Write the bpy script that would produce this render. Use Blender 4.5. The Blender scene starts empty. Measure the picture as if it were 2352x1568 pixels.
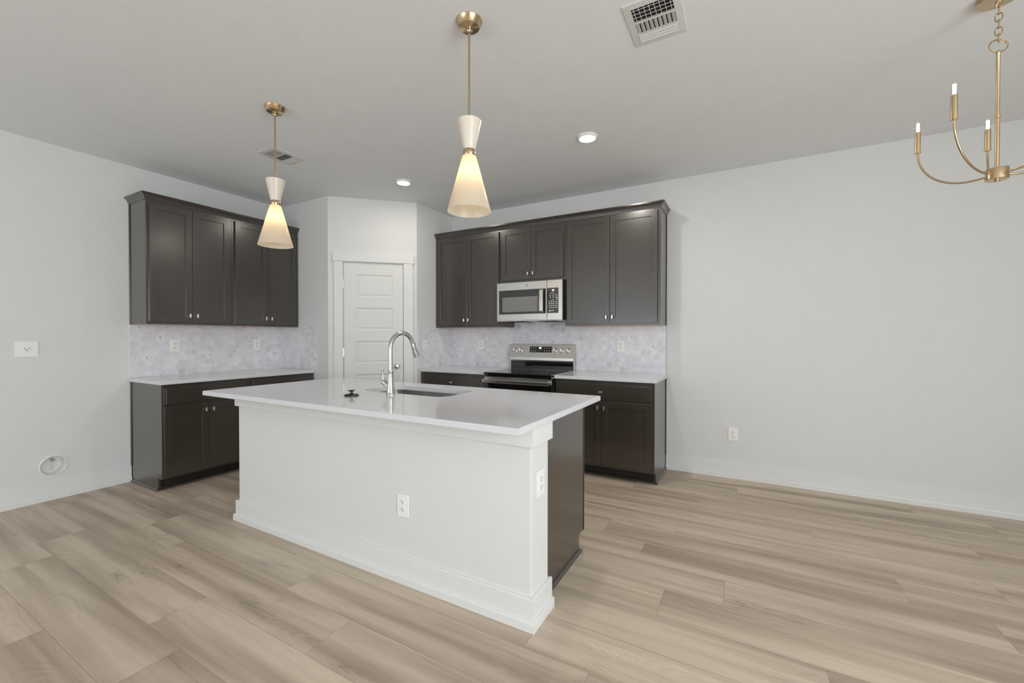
import bpy, bmesh, math, random
from mathutils import Vector, Matrix
PI = math.pi
R = math.radians
random.seed(7)
scene = bpy.context.scene
COL = scene.collection

# ------------------------------------------------------------------ camera
cam_d = bpy.data.cameras.new('camera')
cam_d.sensor_width = 36.0
cam_d.lens = 965.37 / 2352 * 36.0
cam_d.clip_start = 0.05
cam = bpy.data.objects.new('camera', cam_d)
COL.objects.link(cam)
cam.location = (4.7688, -4.2945, 1.2755)
cam.rotation_euler = (R(90 - 0.5952), 0, R(29.0729))
scene.camera = cam

# ------------------------------------------------------------------ view
vs = scene.view_settings
scene.display_settings.display_device = 'sRGB'
vs.view_transform = 'Standard'
vs.look = 'None'
vs.gamma = 1.0
vs.use_curve_mapping = False
vs.exposure = 0.03

# ------------------------------------------------------------------ world
world = bpy.data.worlds.new('sky')
scene.world = world
world.use_nodes = True
bg = world.node_tree.nodes['Background']
bg.inputs['Color'].default_value = (0.80, 0.88, 1.0, 1)
bg.inputs['Strength'].default_value = 1.0

def area(name, loc, rot, sx, sy, power, color=(1, 1, 1)):
    l = bpy.data.lights.new(name, 'AREA')
    l.shape = 'RECTANGLE'; l.size = sx; l.size_y = sy
    l.energy = power; l.color = color
    o = bpy.data.objects.new(name, l)
    COL.objects.link(o)
    o.location = loc; o.rotation_euler = rot
    return o
# daylight entering through the windows behind and beside the camera
X_R, Y_F, H = 8.2, -9.2, 2.79
DAY = (0.90, 0.96, 1.0)
# sky light falls inward and down, upward ground-bounce fills are added to brighten the ceiling
area('daylight_patio_sky', (2.1, Y_F + 0.45, 1.55), (R(90 - 56), 0, 0), 3.2, 2.0, 8, DAY)
area('ceiling_fill_patio', (2.1, Y_F + 0.45, 1.00), (R(90 + 60), 0, 0), 3.2, 1.6, 66, (0.91, 0.965, 1.0))
area('daylight_side_sky', (X_R - 0.40, -5.0, 1.65), (0, R(90 - 30), 0), 1.6, 2.5, 108, DAY)
area('ceiling_fill_side', (X_R - 0.40, -5.0, 1.10), (0, R(90 + 55), 0), 1.4, 2.5, 68, (0.91, 0.965, 1.0))

# ------------------------------------------------------------------ materials
def new_mat(name):
    m = bpy.data.materials.new(name); m.use_nodes = True
    nt = m.node_tree
    return m, nt, nt.nodes['Principled BSDF']
def node(nt, typ, **kw):
    n = nt.nodes.new(typ)
    for k, v in kw.items(): setattr(n, k, v)
    return n
def setin(n, **kw):
    for k, v in kw.items(): n.inputs[k.replace('_', ' ')].default_value = v
def math_n(nt, op, a, b=None, c=None, clamp=False):
    n = nt.nodes.new('ShaderNodeMath'); n.operation = op; n.use_clamp = clamp
    for i, v in enumerate((a, b, c)):
        if v is None: continue
        if isinstance(v, (int, float)): n.inputs[i].default_value = v
        else: nt.links.new(v, n.inputs[i])
    return n.outputs[0]
def vmath(nt, op, a, b=None, out=0):
    n = nt.nodes.new('ShaderNodeVectorMath'); n.operation = op
    for i, v in enumerate((a, b)):
        if v is None: continue
        if isinstance(v, (tuple, list)): n.inputs[i].default_value = v
        else: nt.links.new(v, n.inputs[i])
    return n.outputs[out]
def mixc(nt, fac, a, b, blend='MIX'):
    n = nt.nodes.new('ShaderNodeMix'); n.data_type = 'RGBA'; n.blend_type = blend
    for sock, v in ((n.inputs[0], fac), (n.inputs[6], a), (n.inputs[7], b)):
        if isinstance(v, (int, float)): sock.default_value = v
        elif isinstance(v, (tuple, list)): sock.default_value = tuple(v) + ((1,) if len(v) == 3 else ())
        else: nt.links.new(v, sock)
    return n.outputs[2]
def noise(nt, vec, scale, detail=3, rough=0.5, dist=0.0):
    n = nt.nodes.new('ShaderNodeTexNoise')
    setin(n, Scale=scale, Detail=detail, Roughness=rough, Distortion=dist)
    nt.links.new(vec, n.inputs['Vector'])
    return n.outputs['Fac']
def obj_co(nt):
    return nt.nodes.new('ShaderNodeTexCoord').outputs['Object']
def ramp(nt, fac, lo, hi, a=0.0, b=1.0):
    n = nt.nodes.new('ShaderNodeMapRange')
    n.inputs[1].default_value = lo; n.inputs[2].default_value = hi
    n.inputs[3].default_value = a; n.inputs[4].default_value = b
    nt.links.new(fac, n.inputs[0])
    return n.outputs[0]
def bump(nt, b, height, strength, dist=0.01):
    n = nt.nodes.new('ShaderNodeBump'); setin(n, Strength=strength, Distance=dist)
    nt.links.new(height, n.inputs['Height']); nt.links.new(n.outputs[0], b.inputs['Normal'])

def plain(name, col, rough=0.5, metal=0.0, spec=0.5, var=0.03, vscale=6.0, bstr=0.0, bscale=80.0, coat=0.0):
    """flat finish with a trace of procedural variation"""
    m, nt, b = new_mat(name)
    co = obj_co(nt)
    f = ramp(nt, noise(nt, co, vscale, 2), 0.3, 0.7, 1 - var, 1 + var)
    c = mixc(nt, 1.0, col, f, 'MULTIPLY')
    nt.links.new(c, b.inputs['Base Color'])
    setin(b, Roughness=rough, Metallic=metal)
    b.inputs['Specular IOR Level'].default_value = spec
    if coat: b.inputs['Coat Weight'].default_value = coat; b.inputs['Coat Roughness'].default_value = 0.22; b.inputs['Coat IOR'].default_value = 1.65
    if bstr: bump(nt, b, noise(nt, co, bscale, 3), bstr, 0.004)
    return m
def brushed(name, col, rough, stretch=(1, 1, 60), scale=30.0, var=0.06):
    m, nt, b = new_mat(name)
    co = vmath(nt, 'MULTIPLY', obj_co(nt), stretch)
    n = noise(nt, co, scale, 3)
    nt.links.new(mixc(nt, 1.0, col, ramp(nt, n, 0.3, 0.7, 1 - var, 1 + var), 'MULTIPLY'), b.inputs['Base Color'])
    nt.links.new(ramp(nt, n, 0.3, 0.7, rough * 0.85, rough * 1.15), b.inputs['Roughness'])
    b.inputs['Metallic'].default_value = 1.0
    return m
def emit(name, col, strength):
    m, nt, b = new_mat(name)
    setin(b, Base_Color=(*col, 1))
    b.inputs['Emission Color'].default_value = (*col, 1)
    b.inputs['Emission Strength'].default_value = strength
    return m

M = {}
M['wall'] = plain('painted_wall', (0.76, 0.76, 0.746), 0.72, spec=0.3, var=0.008, bstr=0.22, bscale=80)
M['ceiling'] = plain('painted_ceiling', (0.845, 0.857, 0.862), 0.8, spec=0.25, var=0.01, bstr=0.22, bscale=75)
M['trim'] = plain('white_trim_paint', (0.80, 0.80, 0.785), 0.35, spec=0.4, var=0.006)
M['door_paint'] = plain('white_door_paint', (0.78, 0.78, 0.76), 0.38, spec=0.4, var=0.006)
M['cabinet'] = plain('espresso_cabinet_paint', (0.036, 0.0285, 0.0205), 0.36, spec=0.4, var=0.05, vscale=9, bstr=0.03, bscale=220, coat=1.0)
M['toe'] = plain('black_toe_kick', (0.010, 0.009, 0.008), 0.38, spec=0.5, var=0.25, vscale=14)
M['maple'] = plain('bare_maple_underside', (0.84, 0.58, 0.40), 0.55, var=0.08, vscale=12)
M['knob'] = brushed('satin_nickel_knob', (0.88, 0.86, 0.83), 0.30, (1, 1, 1), 60)
M['nickel'] = brushed('brushed_nickel', (0.66, 0.64, 0.61), 0.24, (1, 1, 0.05), 90)
M['steel'] = brushed('stainless_steel', (0.66, 0.65, 0.625), 0.20, (0.5, 90, 90), 10, 0.012)
M['sink_steel'] = brushed('sink_steel', (0.50, 0.49, 0.48), 0.22, (1, 1, 1), 3, 0.01)
M['brass'] = brushed('brushed_brass', (0.60, 0.46, 0.29), 0.24, (1, 1, 1), 8, 0.015)
M['black_glass'] = plain('black_glass', (0.006, 0.006, 0.006), 0.06, spec=0.7, var=0.0)
M['smoked'] = plain('smoked_glass', (0.022, 0.021, 0.020), 0.09, spec=0.8, var=0.0)
M['mw_screen'] = plain('perforated_oven_screen', (0.22, 0.215, 0.205), 0.25, spec=0.6, var=0.03, vscale=40)
M['black'] = plain('black_plastic', (0.012, 0.012, 0.012), 0.35, var=0.05)
M['vent_dark'] = plain('dark_duct_recess', (0.035, 0.032, 0.028), 0.8, var=0.1)
M['plate'] = plain('white_plastic_plate', (0.93, 0.93, 0.90), 0.30, spec=0.5, var=0.0)
M['recept'] = plain('white_receptacle', (0.90, 0.90, 0.87), 0.32, var=0.0)
M['slot'] = plain('dark_slot', (0.05, 0.05, 0.05), 0.6, var=0.0)
M['vent_white'] = plain('white_vent_enamel', (0.74, 0.735, 0.71), 0.40, var=0.0)
M['shade_top'] = plain('cream_glass', (0.76, 0.69, 0.585), 0.35, var=0.01)
M['ptrap'] = plain('box_white_plastic', (0.80, 0.80, 0.78), 0.3, var=0.0)
M['display'] = plain('white_printed_marks', (0.75, 0.75, 0.75), 0.4, var=0.0)
M['digit'] = emit('lit_clock_digits', (0.85, 0.95, 1.0), 2.2)
M['lens'] = emit('lit_downlight_lens', (1.0, 0.95, 0.86), 9.0)
M['filament'] = emit('glowing_filament', (1.0, 0.72, 0.38), 6.0)

def opal():
    m, nt, b = new_mat('lit_opal_glass')
    out = nt.nodes['Material Output']
    tr = node(nt, 'ShaderNodeBsdfTranslucent'); setin(tr, Color=(0.92, 0.80, 0.60, 1))
    df = node(nt, 'ShaderNodeBsdfDiffuse'); setin(df, Color=(0.80, 0.74, 0.64, 1))
    gl = node(nt, 'ShaderNodeBsdfGlossy'); setin(gl, Roughness=0.25)
    mx = node(nt, 'ShaderNodeMixShader'); mx.inputs[0].default_value = 0.5
    nt.links.new(df.outputs[0], mx.inputs[1]); nt.links.new(tr.outputs[0], mx.inputs[2])
    m2 = node(nt, 'ShaderNodeMixShader'); m2.inputs[0].default_value = 0.04
    nt.links.new(mx.outputs[0], m2.inputs[1]); nt.links.new(gl.outputs[0], m2.inputs[2])
    nt.links.new(m2.outputs[0], out.inputs['Surface'])
    return m
M['opal'] = opal()
def clear_glass():
    m, nt, b = new_mat('clear_bulb_glass')
    out = nt.nodes['Material Output']
    t = node(nt, 'ShaderNodeBsdfTransparent'); g = node(nt, 'ShaderNodeBsdfGlossy'); setin(g, Roughness=0.03)
    fr = node(nt, 'ShaderNodeLayerWeight'); fr.inputs[0].default_value = 0.25
    mx = node(nt, 'ShaderNodeMixShader')
    nt.links.new(ramp(nt, fr.outputs['Facing'], 0, 1, 0.04, 0.5), mx.inputs[0])
    nt.links.new(t.outputs[0], mx.inputs[1]); nt.links.new(g.outputs[0], mx.inputs[2])
    nt.links.new(mx.outputs[0], out.inputs['Surface'])
    return m
M['bulb_glass'] = clear_glass()

def quartz():
    m, nt, b = new_mat('white_quartz')
    co = obj_co(nt)
    sp = ramp(nt, noise(nt, co, 240, 2), 0.35, 0.65, 0.992, 1.006)
    vein = noise(nt, co, 2.3, 6, 0.6, 0.8)
    v = ramp(nt, math_n(nt, 'ABSOLUTE', math_n(nt, 'SUBTRACT', vein, 0.5)), 0.0, 0.012, 0.95, 1.0)
    c = mixc(nt, 1.0, (0.74, 0.74, 0.765), math_n(nt, 'MULTIPLY', sp, v), 'MULTIPLY')
    nt.links.new(c, b.inputs['Base Color'])
    setin(b, Roughness=0.10); b.inputs['Specular IOR Level'].default_value = 0.55
    return m
M['quartz'] = quartz()

def hex_tile():
    """marble hexagon mosaic; object x runs along the wall, z up"""
    m, nt, b = new_mat('marble_hexagon_mosaic')
    co = obj_co(nt)
    sep = node(nt, 'ShaderNodeSeparateXYZ'); nt.links.new(co, sep.inputs[0])
    cmb = node(nt, 'ShaderNodeCombineXYZ')
    S = 1 / 0.052
    nt.links.new(math_n(nt, 'MULTIPLY', sep.outputs[0], S), cmb.inputs[0])
    nt.links.new(math_n(nt, 'MULTIPLY', sep.outputs[2], S), cmb.inputs[1])
    p = cmb.outputs[0]
    r = (1.0, 1.7320508, 1.0); h = (0.5, 0.8660254, 0.5)
    def modc(v): return vmath(nt, 'SUBTRACT', vmath(nt, 'SUBTRACT', v, vmath(nt, 'MULTIPLY', vmath(nt, 'FLOOR', vmath(nt, 'DIVIDE', v, r)), r)), h)
    flat = lambda v: vmath(nt, 'MULTIPLY', v, (1, 1, 0))
    a = flat(modc(p)); c2 = flat(modc(vmath(nt, 'SUBTRACT', p, h)))
    la = vmath(nt, 'LENGTH', a, out=1); lb = vmath(nt, 'LENGTH', c2, out=1)
    sel = math_n(nt, 'LESS_THAN', lb, la)
    mv = nt.nodes.new('ShaderNodeMix'); mv.data_type = 'VECTOR'
    nt.links.new(sel, mv.inputs[0]); nt.links.new(a, mv.inputs[4]); nt.links.new(c2, mv.inputs[5])
    gv = mv.outputs[1]
    cell = vmath(nt, 'SUBTRACT', p, gv)
    wn = node(nt, 'ShaderNodeTexWhiteNoise', noise_dimensions='2D')
    nt.links.new(vmath(nt, 'MULTIPLY', cell, (2.0, 1.1547, 0)), wn.inputs['Vector'])
    # snap noise so that rounding does not break cells
    sn = vmath(nt, 'FLOOR', vmath(nt, 'ADD', vmath(nt, 'MULTIPLY', cell, (2.0, 1.1547, 0)), (0.5, 0.5, 0)))
    nt.links.new(sn, wn.inputs['Vector'])
    rnd = wn.outputs['Value']
    sc = node(nt, 'ShaderNodeSeparateColor'); nt.links.new(wn.outputs['Color'], sc.inputs[0])
    ab = vmath(nt, 'ABSOLUTE', gv)
    sg = node(nt, 'ShaderNodeSeparateXYZ'); nt.links.new(ab, sg.inputs[0])
    hd = math_n(nt, 'MAXIMUM', sg.outputs[0], math_n(nt, 'ADD', math_n(nt, 'MULTIPLY', sg.outputs[0], 0.5), math_n(nt, 'MULTIPLY', sg.outputs[1], 0.8660254)))
    grout = ramp(nt, hd, 0.478, 0.497, 0, 1)
    tone = ramp(nt, rnd, 0, 1, 0.90, 1.06)
    mb = noise(nt, vmath(nt, 'ADD', co, vmath(nt, 'MULTIPLY', wn.outputs['Color'], (7, 7, 7))), 26, 5, 0.62, 1.2)
    tone = math_n(nt, 'MULTIPLY', tone, ramp(nt, mb, 0.3, 0.7, 0.96, 1.03))
    base = mixc(nt, 1.0, (0.80, 0.80, 0.835), tone, 'MULTIPLY')
    # a few grey and a few tan tiles
    grey = math_n(nt, 'GREATER_THAN', sc.outputs[0], 0.955)
    base = mixc(nt, math_n(nt, 'MULTIPLY', grey, ramp(nt, mb, 0.4, 0.6, 0.1, 0.5)), base, (0.44, 0.44, 0.45))
    tan = math_n(nt, 'GREATER_THAN', sc.outputs[1], 0.982)
    base = mixc(nt, math_n(nt, 'MULTIPLY', tan, 0.45), base, (0.50, 0.43, 0.36))
    # small lozenge flecks between the hexagons
    sgn = node(nt, 'ShaderNodeSeparateXYZ'); nt.links.new(gv, sgn.inputs[0])
    dx = math_n(nt, 'ABSOLUTE', math_n(nt, 'SUBTRACT', sgn.outputs[0], 0.25)); dy = math_n(nt, 'ABSOLUTE', math_n(nt, 'SUBTRACT', sgn.outputs[1], 0.22))
    loz = math_n(nt, 'LESS_THAN', math_n(nt, 'ADD', math_n(nt, 'MULTIPLY', dx, 1.9), dy), 0.26)
    pick = math_n(nt, 'GREATER_THAN', sc.outputs[2], 0.935)
    lz = math_n(nt, 'MULTIPLY', math_n(nt, 'MULTIPLY', loz, pick), ramp(nt, mb, 0.35, 0.6, 0.25, 1.0))
    base = mixc(nt, lz, base, (0.37, 0.30, 0.24))
    base = mixc(nt, math_n(nt, 'MULTIPLY', grout, 0.35), base, (0.62, 0.61, 0.60))
    nt.links.new(base, b.inputs['Base Color'])
    setin(b, Roughness=0.28)
    bump(nt, b, math_n(nt, 'SUBTRACT', 1.0, grout), 0.15, 0.001)
    return m
M['hex'] = hex_tile()

def plank_floor():
    m, nt, b = new_mat('oak_vinyl_planks')
    co = obj_co(nt)
    at = node(nt, 'ShaderNodeAttribute', attribute_name='plank')
    sc = node(nt, 'ShaderNodeSeparateColor'); nt.links.new(at.outputs['Color'], sc.inputs[0])
    off = vmath(nt, 'MULTIPLY', at.outputs['Color'], (37, 53, 91))
    q = vmath(nt, 'ADD', co, off)
    broad = noise(nt, vmath(nt, 'MULTIPLY', q, (0.50, 9.0, 1)), 1.0, 3, 0.5, 0.25)
    mid = noise(nt, vmath(nt, 'MULTIPLY', q, (1.3, 34, 1)), 1.0, 4, 0.6, 0.3)
    fine = noise(nt, vmath(nt, 'MULTIPLY', q, (6, 230, 1)), 1.0, 4, 0.65)
    blotch = noise(nt, vmath(nt, 'MULTIPLY', q, (1.5, 6, 1)), 1.0, 4, 0.6, 0.6)
    # cathedral figure: contour lines of a stretched field
    field = noise(nt, vmath(nt, 'MULTIPLY', q, (0.9, 5.0, 1)), 1.0, 1.5, 0.4, 0.2)
    rings = math_n(nt, 'SINE', math_n(nt, 'MULTIPLY', field, 210.0))
    ringmask = ramp(nt, noise(nt, vmath(nt, 'MULTIPLY', q, (1.1, 4.0, 1)), 1.0, 2), 0.53, 0.64, 0, 1)
    ring = math_n(nt, 'MULTIPLY', rings, math_n(nt, 'MULTIPLY', ringmask, 0.045))
    # thin dark cracks and knots
    cf = noise(nt, vmath(nt, 'MULTIPLY', q, (0.7, 7.5, 1)), 1.0, 4, 0.58, 0.1)
    cd_ = math_n(nt, 'ABSOLUTE', math_n(nt, 'SUBTRACT', cf, 0.5))
    crack = ramp(nt, cd_, 0.0, 0.0055, 1, 0)
    cmask = ramp(nt, noise(nt, vmath(nt, 'MULTIPLY', q, (1.5, 5.0, 1)), 1.0, 2, 0.5, 0.2), 0.55, 0.66, 0, 1)
    crack = math_n(nt, 'MULTIPLY', crack, cmask)
    halo = math_n(nt, 'MULTIPLY', ramp(nt, cd_, 0.0, 0.05, 1, 0), cmask)
    tone = ramp(nt, broad, 0.34, 0.60, 0.74, 1.05)
    tone = math_n(nt, 'MULTIPLY', tone, ramp(nt, blotch, 0.32, 0.62, 0.93, 1.02))
    tone = math_n(nt, 'MULTIPLY', tone, ramp(nt, mid, 0.3, 0.7, 0.94, 1.05))
    tone = math_n(nt, 'MULTIPLY', tone, ramp(nt, fine, 0.25, 0.75, 0.93, 1.06))
    tone = math_n(nt, 'ADD', tone, ring)
    tone = math_n(nt, 'MULTIPLY', tone, ramp(nt, sc.outputs[0], 0, 1, 0.95, 1.03))
    tone = math_n(nt, 'MULTIPLY', tone, math_n(nt, 'SUBTRACT', 1.0, math_n(nt, 'ADD', math_n(nt, 'MULTIPLY', crack, 0.34), math_n(nt, 'MULTIPLY', halo, 0.13))))
    hue = mixc(nt, ramp(nt, broad, 0.35, 0.6), (0.555, 0.437, 0.327), (0.610, 0.500, 0.390))
    c = mixc(nt, 1.0, hue, tone, 'MULTIPLY')
    nt.links.new(c, b.inputs['Base Color'])
    nt.links.new(ramp(nt, fine, 0.3, 0.7, 0.42, 0.52), b.inputs['Roughness'])
    b.inputs['Specular IOR Level'].default_value = 0.35
    bump(nt, b, fine, 0.05, 0.001)
    return m
M['floor'] = plank_floor()
M['floor_gap'] = plain('plank_joint', (0.30, 0.24, 0.18), 0.7, var=0.0)

# ------------------------------------------------------------------ mesh helpers
class MB:
    def __init__(s): s.bm = bmesh.new()
    def _merge(s, b2):
        me = bpy.data.meshes.new('tmp'); b2.to_mesh(me); s.bm.from_mesh(me); bpy.data.meshes.remove(me); b2.free()
    def box(s, x0, x1, y0, y1, z0, z1, bev=0.0, seg=1, mat=None):
        b = bmesh.new()
        bmesh.ops.create_cube(b, size=1)
        bmesh.ops.scale(b, vec=(abs(x1 - x0), abs(y1 - y0), abs(z1 - z0)), verts=b.verts)
        bmesh.ops.translate(b, vec=((x0 + x1) / 2, (y0 + y1) / 2, (z0 + z1) / 2), verts=b.verts)
        if bev: bmesh.ops.bevel(b, geom=b.edges[:], offset=bev, segments=seg, affect='EDGES', profile=0.5)
        if mat is not None: bmesh.ops.transform(b, matrix=mat, verts=b.verts)
        s._merge(b); return s
    def prism(s, pts, axis, a0, a1, bev=0.0):
        """extrude a 2-D outline along axis (0,1,2) from a0 to a1"""
        b = bmesh.new()
        def P(u, v, w): return {0: (w, u, v), 1: (u, w, v), 2: (u, v, w)}[axis]
        lo = [b.verts.new(P(u, v, a0)) for u, v in pts]; hi = [b.verts.new(P(u, v, a1)) for u, v in pts]
        n = len(pts)
        b.faces.new(lo); b.faces.new(hi[::-1])
        for i in range(n): b.faces.new((lo[i], hi[i], hi[(i + 1) % n], lo[(i + 1) % n]))
        bmesh.ops.recalc_face_normals(b, faces=b.faces)
        if bev: bmesh.ops.bevel(b, geom=b.edges[:], offset=bev, segments=1, affect='EDGES')
        s._merge(b); return s
    def lathe(s, prof, loc=(0, 0, 0), axis='Z', seg=40, mat=None):
        b = bmesh.new(); rings = []
        for r, z in prof:
            if r < 1e-6: rings.append([b.verts.new((0, 0, z))])
            else: rings.append([b.verts.new((r * math.cos(2 * PI * i / seg), r * math.sin(2 * PI * i / seg), z)) for i in range(seg)])
        for a, c in zip(rings, rings[1:]):
            if len(a) == 1 and len(c) == 1: continue
            for i in range(seg):
                j = (i + 1) % seg
                if len(a) == 1: b.faces.new((a[0], c[i], c[j]))
                elif len(c) == 1: b.faces.new((a[i], a[j], c[0]))
                else: b.faces.new((a[i], a[j], c[j], c[i]))
        bmesh.ops.recalc_face_normals(b, faces=b.faces)
        rot = {'Z': Matrix.Identity(4), 'Y': Matrix.Rotation(R(90), 4, 'X'), 'X': Matrix.Rotation(R(90), 4, 'Y')}[axis]
        bmesh.ops.transform(b, matrix=Matrix.Translation(loc) @ (mat if mat is not None else rot), verts=b.verts)
        s._merge(b); return s
    def tube(s, path, r, seg=16, closed=False, caps=True):
        """round bar along a path; r may be one radius or a list"""
        b = bmesh.new(); path = [Vector(q) for q in path]; n = len(path)
        rs = r if isinstance(r, (list, tuple)) else [r] * n
        rings = []; up = None
        for i, q in enumerate(path):
            if closed: t = (path[(i + 1) % n] - path[i - 1]).normalized()
            else: t = (path[min(i + 1, n - 1)] - path[max(i - 1, 0)]).normalized()
            if up is None:
                up = t.orthogonal().normalized()
            else:
                up = (up - t * up.dot(t)).normalized()
            v = t.cross(up)
            rings.append([b.verts.new(q + (up * math.cos(2 * PI * k / seg) + v * math.sin(2 * PI * k / seg)) * rs[i]) for k in range(seg)])
        pairs = list(zip(rings, rings[1:])) + ([(rings[-1], rings[0])] if closed else [])
        for a, c in pairs:
            for k in range(seg): b.faces.new((a[k], a[(k + 1) % seg], c[(k + 1) % seg], c[k]))
        if caps and not closed: b.faces.new(rings[0]); b.faces.new(rings[-1][::-1])
        bmesh.ops.recalc_face_normals(b, faces=b.faces)
        s._merge(b); return s
    def sweep(s, prof, path):
        """sweep an (out, z) profile along a horizontal polyline with mitred corners; 'out' points to the right of travel"""
        b = bmesh.new(); P = [Vector((x, y)) for x, y in path]; n = len(P); rings = []
        for i in range(n):
            d0 = (P[i] - P[i - 1]).normalized() if i > 0 else (P[1] - P[0]).normalized()
            d1 = (P[i + 1] - P[i]).normalized() if i < n - 1 else d0
            n0 = Vector((d0.y, -d0.x)); n1 = Vector((d1.y, -d1.x))
            mtr = (n0 + n1).normalized(); k = 1 / max(0.2, mtr.dot(n0))
            rings.append([b.verts.new((P[i].x + mtr.x * o * k, P[i].y + mtr.y * o * k, z)) for o, z in prof])
        m = len(prof)
        for a, c in zip(rings, rings[1:]):
            for k in range(m): b.faces.new((a[k], a[(k + 1) % m], c[(k + 1) % m], c[k]))
        b.faces.new(rings[0]); b.faces.new(rings[-1][::-1])
        bmesh.ops.recalc_face_normals(b, faces=b.faces)
        s._merge(b); return s
    def build(s, name, mat, parent=None, smooth=False):
        me = bpy.data.meshes.new(name)
        s.bm.to_mesh(me); s.bm.free()
        me.materials.append(mat)
        if smooth:
            for p in me.polygons: p.use_smooth = True
            me.set_sharp_from_angle(angle=R(38))
        o = bpy.data.objects.new(name, me); COL.objects.link(o)
        if parent is not None: o.parent = parent
        return o

def thing(name, label, cat, loc=(0, 0, 0), rz=0.0, group=None):
    o = bpy.data.objects.new(name, None); COL.objects.link(o)
    o.empty_display_size = 0.1
    o.location = loc; o.rotation_euler = (0, 0, rz)
    return tag(o, label, cat, group)
def tag(o, label, cat, group=None):
    o['label'] = label; o['category'] = cat
    if group: o['group'] = group
    return o
def struct(o, label=None):
    o['kind'] = 'structure'
    if label: o['label'] = label
    return o
def copy_tree(o, parent=None):
    c = o.copy(); COL.objects.link(c)
    if parent is not None: c.parent = parent
    for ch in list(o.children): copy_tree(ch, c)
    return c

# ------------------------------------------------------------------ measures
XRR, YLR = 1.5132, -1.2961        # faces of the two short return walls
XP1, YP2 = 0.834, -0.6546         # pantry wall corners
YL, XRT = -2.6829, 4.0949         # open ends of the cabinet runs
DB, DU, CT = 0.583, 0.318, 0.914  # base depth, upper depth, counter top
ZU, ZC, ZT = 1.3876, 2.446, 2.502 # upper bottom, crown bottom and top

# ------------------------------------------------------------------ floor
def build_floor():
    W, L0 = 0.231, -2.77
    joints = {-5: 2.10, -4: 2.75, -3: 0.95, -2: 1.709, -1: 1.23, 0: 3.976, 1: 5.047, 2: 4.417, 3: 4.68, 4: 4.230, 5: 3.953,
              6: 4.373, 7: 5.15, 8: 4.457, 9: 3.935, 10: 4.71, 11: 5.845}
    bm = bmesh.new(); lay = bm.loops.layers.float_color.new('plank')
    g = 0.0006
    rng = random.Random(3)
    k = 11
    while True:
        y0 = L0 + W * k; y1 = min(y0 + W, 0.0)
        if y1 < Y_F: break
        y0 = max(y0, Y_F)
        j = joints.get(k, rng.uniform(0, 1.5))
        x = j - 1.512 * math.ceil(j / 1.512)
        while x < X_R:
            a, b_ = max(x, 0.0), min(x + 1.512, X_R)
            if b_ - a > 0.01:
                vs_ = [bm.verts.new(v) for v in ((a + g, y0 + g, 0), (b_ - g, y0 + g, 0), (b_ - g, y1 - g, 0), (a + g, y1 - g, 0))]
                f = bm.faces.new(vs_)
                c = (rng.random(), rng.random(), rng.random(), 1)
                for lp in f.loops: lp[lay] = c
            x += 1.512
        k -= 1
    f = bm.faces.new([bm.verts.new(v) for v in ((0, Y_F, -0.0004), (X_R, Y_F, -0.0004), (X_R, 0, -0.0004), (0, 0, -0.0004))])
    f.material_index = 1
    lo = [bm.verts.new(v) for v in ((0, Y_F, -0.06), (X_R, Y_F, -0.06), (X_R, 0, -0.06), (0, 0, -0.06))]
    f = bm.faces.new(lo[::-1]); f.material_index = 1
    me = bpy.data.meshes.new('floor'); bm.to_mesh(me); bm.free()
    me.materials.append(M['floor']); me.materials.append(M['floor_gap'])
    o = bpy.data.objects.new('floor', me); COL.objects.link(o)
    struct(o, 'wide oak-look plank floor')
build_floor()

# ------------------------------------------------------------------ room shell
T = 0.12
BOXC = (-3.162, 0.262, 0.0725)    # centre (y, z) and radius of the round recessed box in the left wall
def wall_left():
    """left wall with a round hole for the recessed supply box"""
    bm = bmesh.new()
    cy, cz, r = BOXC; n = 32
    a, b_, c, d = Y_F, T, 0.0, H
    s = 0.12
    ring = [bm.verts.new((0, cy + r * math.cos(2 * PI * i / n), cz + r * math.sin(2 * PI * i / n))) for i in range(n)]
    back = [bm.verts.new((-0.09, v.co.y, v.co.z)) for v in ring]
    sq = []
    for i in range(n):
        an = 2 * PI * i / n; cx, sx = math.cos(an), math.sin(an); k = s / max(abs(cx), abs(sx))
        sq.append(bm.verts.new((0, cy + k * cx, cz + k * sx)))
    for i in range(n):
        j = (i + 1) % n
        bm.faces.new((ring[i], ring[j], sq[j], sq[i]))
    def q(y0, y1, z0, z1):
        bm.faces.new([bm.verts.new((0, y, z)) for y, z in ((y0, z0), (y1, z0), (y1, z1), (y0, z1))])
    q(a, cy - s, c, d); q(cy + s, b_, c, d); q(cy - s, cy + s, c, cz - s); q(cy - s, cy + s, cz + s, d)
    # outer leaf
    bm.faces.new([bm.verts.new((-T, y, z)) for y, z in ((a, c), (b_, c), (b_, d), (a, d))])
    bmesh.ops.remove_doubles(bm, verts=bm.verts, dist=1e-5)
    bmesh.ops.delete(bm, geom=[v for v in bm.verts if not v.link_faces], context='VERTS')
    me = bpy.data.meshes.new('wall_left'); bm.to_mesh(me); bm.free(); me.materials.append(M['wall'])
    o = bpy.data.objects.new('wall_left', me); COL.objects.link(o)
    for p in me.polygons: pass
    struct(o, 'white painted wall on the left')
wall_left()
struct(MB().box(0.0, X_R + T, 0, T, 0, H).build('wall_back', M['wall']), 'white painted wall behind the range')
struct(MB().box(0.0, XP1, YLR, YLR + T, 0, H).build('wall_left_return', M['wall']), 'short white wall left of the pantry door')
struct(MB().box(XRR - T, XRR, YP2, 0, 0, H).build('wall_right_return', M['wall']), 'short white wall right of the pantry door')
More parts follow.
